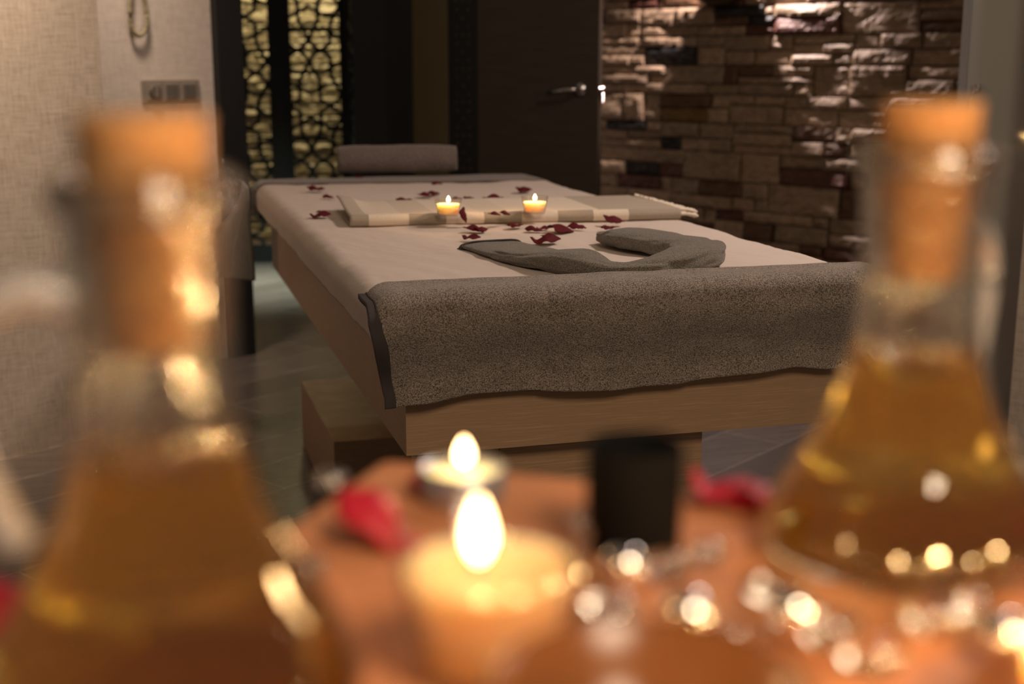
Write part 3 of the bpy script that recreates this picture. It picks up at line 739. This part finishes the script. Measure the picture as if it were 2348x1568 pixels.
# pixel foot point, proto, size (m), rotation, label, lying height
BP = [
 (723,438,2,.036,(10,0,80),'dark red petal farthest left near the head end, wide and low'),
 (752,455,3,.022,(25,0,60),'small dark petal just behind the far left corner of the striped towel'),
 (734,499,1,.034,(0,8,95),'flat dark petal with a raised tip left of the striped towel'),
 (733,487,4,.012,(0,0,20),'tiny dark petal scrap above the flat one left of the striped towel'),
 (925,464,2,.030,(12,0,100),'low dark petal behind the striped towel, left of the candles'),
 (972,451,0,.028,(35,0,70),'upright curled petal behind the striped towel, left one of a pair'),
 (993,448,3,.026,(15,0,110),'right petal of the pair behind the striped towel'),
 (1000,423,4,.024,(8,0,75),'small red petal nearest the rolled towel, in front of its right half'),
 (822,409,4,.020,(0,0,40),'red petal scrap tucked under the left part of the rolled towel'),
 (1076,462,5,.024,(20,0,60),'dark petal behind the right side of the left candle'),
 (1048,460,3,.022,(10,0,80),'dark petal half hidden behind the left candle glass'),
 (1130,461,0,.040,(30,0,80),'big folded petal behind the striped towel between the two candles'),
 (1155,461,2,.026,(0,0,95),'thin tapering petal tail right of the big folded petal'),
 (1200,442,5,.032,(12,0,80),'petal standing alone farthest right behind the right candle'),
 (1256,459,2,.022,(5,0,85),'thin dark petal behind the right edge of the right candle'),
 (1083,531,0,.032,(50,10,70),'upright cupped petal in front of the striped towel below the left candle'),
 (1102,532,5,.022,(20,0,110),'dark petal leaning beside the upright cupped one'),
 (1180,522,2,.026,(0,0,90),'thin flat petal against the near edge of the striped towel'),
 (1222,531,3,.026,(25,0,60),'left petal of the small heap in front of the striped towel'),
 (1244,527,1,.020,(10,0,95),'narrow petal between the heap and the largest round petal'),
 (1283,532,4,.042,(35,-10,100),'largest round petal right of the small heap'),
 (1320,526,3,.030,(22,0,85),'pointed petal right of the largest round petal'),
 (1249,558,1,.042,(5,5,90),'boat shaped red petal nearest to the twisted towel'),
 (1259,547,0,.026,(30,0,60),'ruffled petal standing behind the boat shaped one'),
 (1080,549,1,.026,(12,0,70),'bright red petal touching the left end of the twisted towel'),
 (1403,513,5,.034,(45,0,90),'deep red domed petal on the right against the striped towel'),
 (1393,527,2,.024,(5,0,85),'low dark petal behind the right tip of the twisted towel'),
]
for x, y, i, s_, rt, lb in BP:
    q = atz(x, y, SZ); petal(i, (q.x, q.y, SZ), s_, rt, lb, GP)
q = atz(1056, 494, PZ); petal(5, (atz(1057, 494, PZ).x, atz(1057, 494, PZ).y, PZ), .034, (75, 0, 60), 'bright red petal leaning upright on the right side of the left candle', 'rose petals on the striped towel')
q = atz(1132, 494, PZ); petal(0, (q.x, q.y, PZ), .028, (10, 0, 80), 'dark petal lying on the striped towel between the candles', 'rose petals on the striped towel')
q = atz(1157, 492, PZ); petal(3, (q.x, q.y, PZ), .025, (20, 0, 110), 'candlelit curled petal on the striped towel beside the dark one', 'rose petals on the striped towel')

# ================================================================== THE NEAR TABLE
TC = atz(880, 1050, TT).to_2d(); T2 = Vector((.8316, -.5554)); T1 = Vector((-.5554, -.8316))
def tp(a, b): q = TC + T1*a + T2*b; return q
tb = empty('side_table', (TC.x, TC.y, 0), 'reddish wooden table with candles and oil bottles in the foreground', 'table')
ang = math.atan2(T2.y, T2.x)
mt = Matrix.Rotation(ang, 4, 'Z'); 
box('tabletop', (-.0, -.42, TT-.028), (.62, 0, TT), 'table', tb, .005, mt)
for a, b in ((.03,-.07),(.55,-.07),(.03,-.39),(.55,-.39)): box('leg', (a, b, 0), (a+.04, b+.04, TT-.029), 'table', tb, .003, mt)
box('apron', (.05, -.055, TT-.09), (.57, -.038, TT-.029), 'table', tb, 0, mt); box('apron', (.05, -.385, TT-.09), (.57, -.368, TT-.029), 'table', tb, 0, mt)

# oil cruets: conical glass with a loop handle and a cork
BODY = [(.052,.0),(.0565,.003),(.0575,.009),(.0515,.024),(.0415,.040),(.0315,.058),(.0262,.074),(.0232,.088),(.0222,.105),(.0222,.130),(.0230,.148),(.0245,.158),(.0243,.1600),(.0226,.1600)]
LEVEL = .078
INNER = [(.0216,.157),(.0204,.148),(.0196,.130),(.0196,.105),(.0206,.088),(.0226,.0795)]
def cruet(loc, az, label):
    t = empty('oil_cruet', loc, label, 'oil bottle', 'corked oil cruets')
    bm = lathe([(0,0)] + BODY + INNER + [(.0205,LEVEL-.0005),(0,LEVEL-.001)], 72); obj('glass_body', bm, 'glass', t, True)
    oil = [(0,.006),(.047,.006),(.0515,.010),(.0480,.024),(.0385,.040),(.0288,.058),(.0238,.072),(.0226,.0765),(0,.0765)]
    obj('oil', lathe(oil, 64), 'oil', t, True)
    bm = lathe([(0,.110),(.0125,.110),(.0145,.125),(.0168,.145),(.0180,.158),(.0180,.172),(.0186,.1755),(.0175,.1765),(0,.1768)], 40); obj('cork', bm, 'cork', t, True)
    d = Vector((math.cos(az), math.sin(az), 0)); u = Vector((0,0,1))
    pts = catmull([tuple(d*.0195+u*.124), tuple(d*.034+u*.128), tuple(d*.050+u*.120), tuple(d*.0555+u*.104), tuple(d*.052+u*.084), tuple(d*.046+u*.066), tuple(d*.040+u*.055)], 6)
    bm = bmesh.new(); tube(bm, pts, .0062, 14); obj('handle', bm, 'glass_thick', t, True)
    bm = lathe([(.0240,.1490),(.0262,.1500),(.0274,.1535),(.0266,.1575),(.0250,.1590),(.0244,.158)], 48, True); obj('lip_ring', bm, 'glass', t, True)
    return t
azS = math.atan2(S.y, S.x)
cruet((-.3706, -1.5120, TT), azS + math.radians(198), 'corked oil cruet at the left of the foreground, largest in view')
cruet((-.0864, -1.4603, TT), azS + math.radians(46), 'corked oil cruet at the right of the foreground, farther from the camera')

gf = 'lit votives on the near table'
vm = dep(1122, 1190, .405)
votive((-.2737+.0, -1.5214, TT), 'large lit votive in clear glass at the front centre of the near table', gf, 1.05, .0205, .0078, wick_off=(-.0035, .001), wax_h=.034, glow=.08, waxm='wax_dim')
def tealight(loc, label, group, flame_h, flame_w):
    t = empty('tealight', loc, label, 'candle', group)
    obj('metal_cup', lathe([(0,0),(.0182,0),(.0188,.001),(.0190,.0150),(.0184,.0152),(.0183,.0015),(0,.0012)], 48), 'alu', t, True)
    obj('wax', lathe([(0,.002),(.0178,.002),(.0180,.0125),(.0172,.0128),(.008,.0120),(0,.0116)], 44), 'wax', t, True)
    bm = bmesh.new(); tube(bm, [(0,0,.0116), (.0004,0,.0155), (.0012,0,.0185)], .0007, 6); obj('wick', bm, 'wick', t, True)
    pr_ = [(0,0),(.30,.05),(.72,.18),(.98,.34),(1.0,.44),(.86,.60),(.60,.76),(.32,.90),(.12,.97),(0,1.0)]
    obj('flame', lathe([(r_*flame_w/2, z_*flame_h) for r_, z_ in pr_], 20), 'flame', t, True, (.0005, 0, .0155))
    d = bpy.data.lights.new('candle_glow', 'POINT'); d.energy = .05; d.color = (1, .58, .24); d.shadow_soft_size = .006
    o = bpy.data.objects.new('candle_glow', d); C.objects.link(o); o.parent = t; o.location = (0, 0, .016+flame_h*.5)
q = atz(1062, 1080, TT+.013); tealight((q.x, q.y, TT), 'small tealight whose flame shows just above the large central votive', 'tealights on the near table', .0125, .0068)
q = atz(2255, 1068, TT+.013); tealight((q.x, q.y, TT), 'small tealight behind the right cruet near the right edge of the picture', 'tealights on the near table', .0115, .0060)
q = atz(2560, 1480, TT+.030); votive((q.x, q.y, TT), 'lit votive beyond the right edge of the picture in front of the right cruet', gf, 1.0, .015, .009, wax_h=.028, glow=.9)
q = atz(960, 2170, TT); votive((q.x, q.y, TT), 'added fill votive, unseen just below the bottom edge of the picture, nearest the camera', gf, 1.0, .017, .0088, wax_h=.030, glow=.5)  # unseen votive added to light the corks from the front
q = atz(1900, 2150, TT); votive((q.x, q.y, TT), 'added fill votive, unseen below the bottom edge of the picture toward the right cruet', gf, 1.0, .017, .0088, wax_h=.030, glow=.5)  # second unseen votive, added for cork light and bottle glints
for a_, b_, lb in ((.13, .43, 'added fill votive, unseen outside the picture at the right end of the near table, far side'), (.27, .50, 'added fill votive, unseen outside the picture at the right end of the near table, near corner'), (.36, .33, 'added fill votive, unseen outside the picture on the near right part of the table')):  # unseen votives added for reflections on the bottles
    q = tp(a_, b_); votive((q.x, q.y, TT), lb, gf, 1.0, .017, .0088, wax_h=.030, glow=.45)
# black cups
def cup(loc, lb):
    bm = lathe([(0,0),(.0175,0),(.0185,.002),(.0192,.030),(.0192,.043),(.0185,.0445),(.0172,.043),(.0165,.006),(0,.005)], 40)
    o = obj('black_cup', bm, 'black_soft', None, True, loc); return tag(o, lb, 'cup')
q = atz(1452, 1262, TT); cup((q.x, q.y, TT), 'small black ceramic cup standing right of the central candles')
q = atz(1490, 1870, TT)
bm = lathe([(0,0),(.018,0),(.022,.003),(.034,.016),(.040,.030),(.0415,.036),(.0405,.0372),(.0388,.036),(.034,.024),(.024,.010),(0,.007)], 56)
tag(obj('oil_bowl', bm, 'bowl', None, True, (q.x, q.y, TT)), 'brown glazed bowl at the bottom edge of the foreground', 'bowl')
# clear glass pebbles
GB = 'clear glass pebbles on the near table'
gp_ = [(1345,1215,.007,'glass pebble at the foot of the black cup on its left'),(1300,1330,.008,'glass pebble just right of the central candle glass'),
       (1525,1330,.0075,'glass pebble right of the black cup foot'),(1760,1380,.008,'glass pebble at the left foot of the right cruet'),(1990,1545,.010,'glass pebble on the bottom edge under the right cruet'),(1700,1500,.009,'glass pebble nearest the camera between bowl and right cruet'),
       (1400,1440,.010,'large glass pebble between the central candle and the nearest pebbles'),(1620,1290,.0065,'small glass pebble alone on the far right part of the table'),(1900,1480,.010,'large glass pebble below the right cruet, left of its middle'),(2120,1450,.009,'glass pebble below the middle of the right cruet'),(2230,1440,.009,'glass pebble under the right side of the right cruet'),
       (700,1330,.008,'glass pebble between the left cruet and the central candle'),(760,1120,.0065,'small glass pebble near the far left edge of the table')]
pr0 = None
for k, (x, y, r_, lb) in enumerate(gp_):
    q = atz(x, y, TT)
    if pr0 is None:
        bm = bmesh.new(); bmesh.ops.create_icosphere(bm, subdivisions=4, radius=1)
        for v_ in bm.verts: v_.co = Vector((v_.co.x*1.15, v_.co.y, v_.co.z*.72)) * (1+.06*nz(*(v_.co*1.3)))
        o = pr0 = obj('glass_pebble', bm, 'glass_clear', None, True)
    else: o = pr0.copy(); C.objects.link(o)
    o.scale = (r_,)*3; o.location = (q.x, q.y, TT+r_*.73); o.rotation_euler = (0,0,k*1.3); tag(o, lb, 'glass pebble', GB)
GS = 'silver beads added for glints on the near table'  # beads invented as small reflectors for the blurred highlights
for x, y, r_, lb in ((1433, 1352, .0085, 'shiny silver bead added for its glint between the central candle and the right cruet'), (1577, 1475, .0095, 'shiny silver bead added for its glint near the bottom edge, right of the brown bowl'), (1815, 1462, .009, 'shiny silver bead added for its glint in front of the left foot of the right cruet'), (1262, 1412, .007, 'small shiny silver bead added for its glint right of the central candle foot'), (2300, 1520, .0085, 'shiny silver bead added for its glint in the bottom right corner'), (665, 1420, .008, 'shiny silver bead added for its glint beside the right foot of the left cruet')):
    q = atz(x, y, TT); bm = bmesh.new(); bmesh.ops.create_uvsphere(bm, u_segments=40, v_segments=24, radius=r_); o = obj('added_glint_bead', bm, 'mirror', None, True, (q.x, q.y, TT+r_)); tag(o, lb, 'bead', GS)
GT = 'rose petals on the near table'
TP = [(858,1228,3,.052,(38,14,60),'large red petal left of the central candle'),(1000,1120,3,.030,(10,0,80),'red petal behind the central candle glass'),
      (1662,1142,1,.040,(20,0,75),'left petal of the pair on the far table edge'),(1745,1152,4,.036,(14,0,110),'right, darker petal of the pair on the far table edge'),
      (20,1420,4,.040,(30,0,60),'dark petal at the left edge of the picture beside the left cruet'),(2350,1240,3,.030,(35,0,90),'red petal at the right edge of the picture behind the right cruet')]
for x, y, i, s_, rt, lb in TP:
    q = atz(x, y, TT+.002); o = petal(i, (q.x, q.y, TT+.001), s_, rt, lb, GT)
    o.material_slots[0].link = 'OBJECT'; o.material_slots[0].material = M['petal_lit']
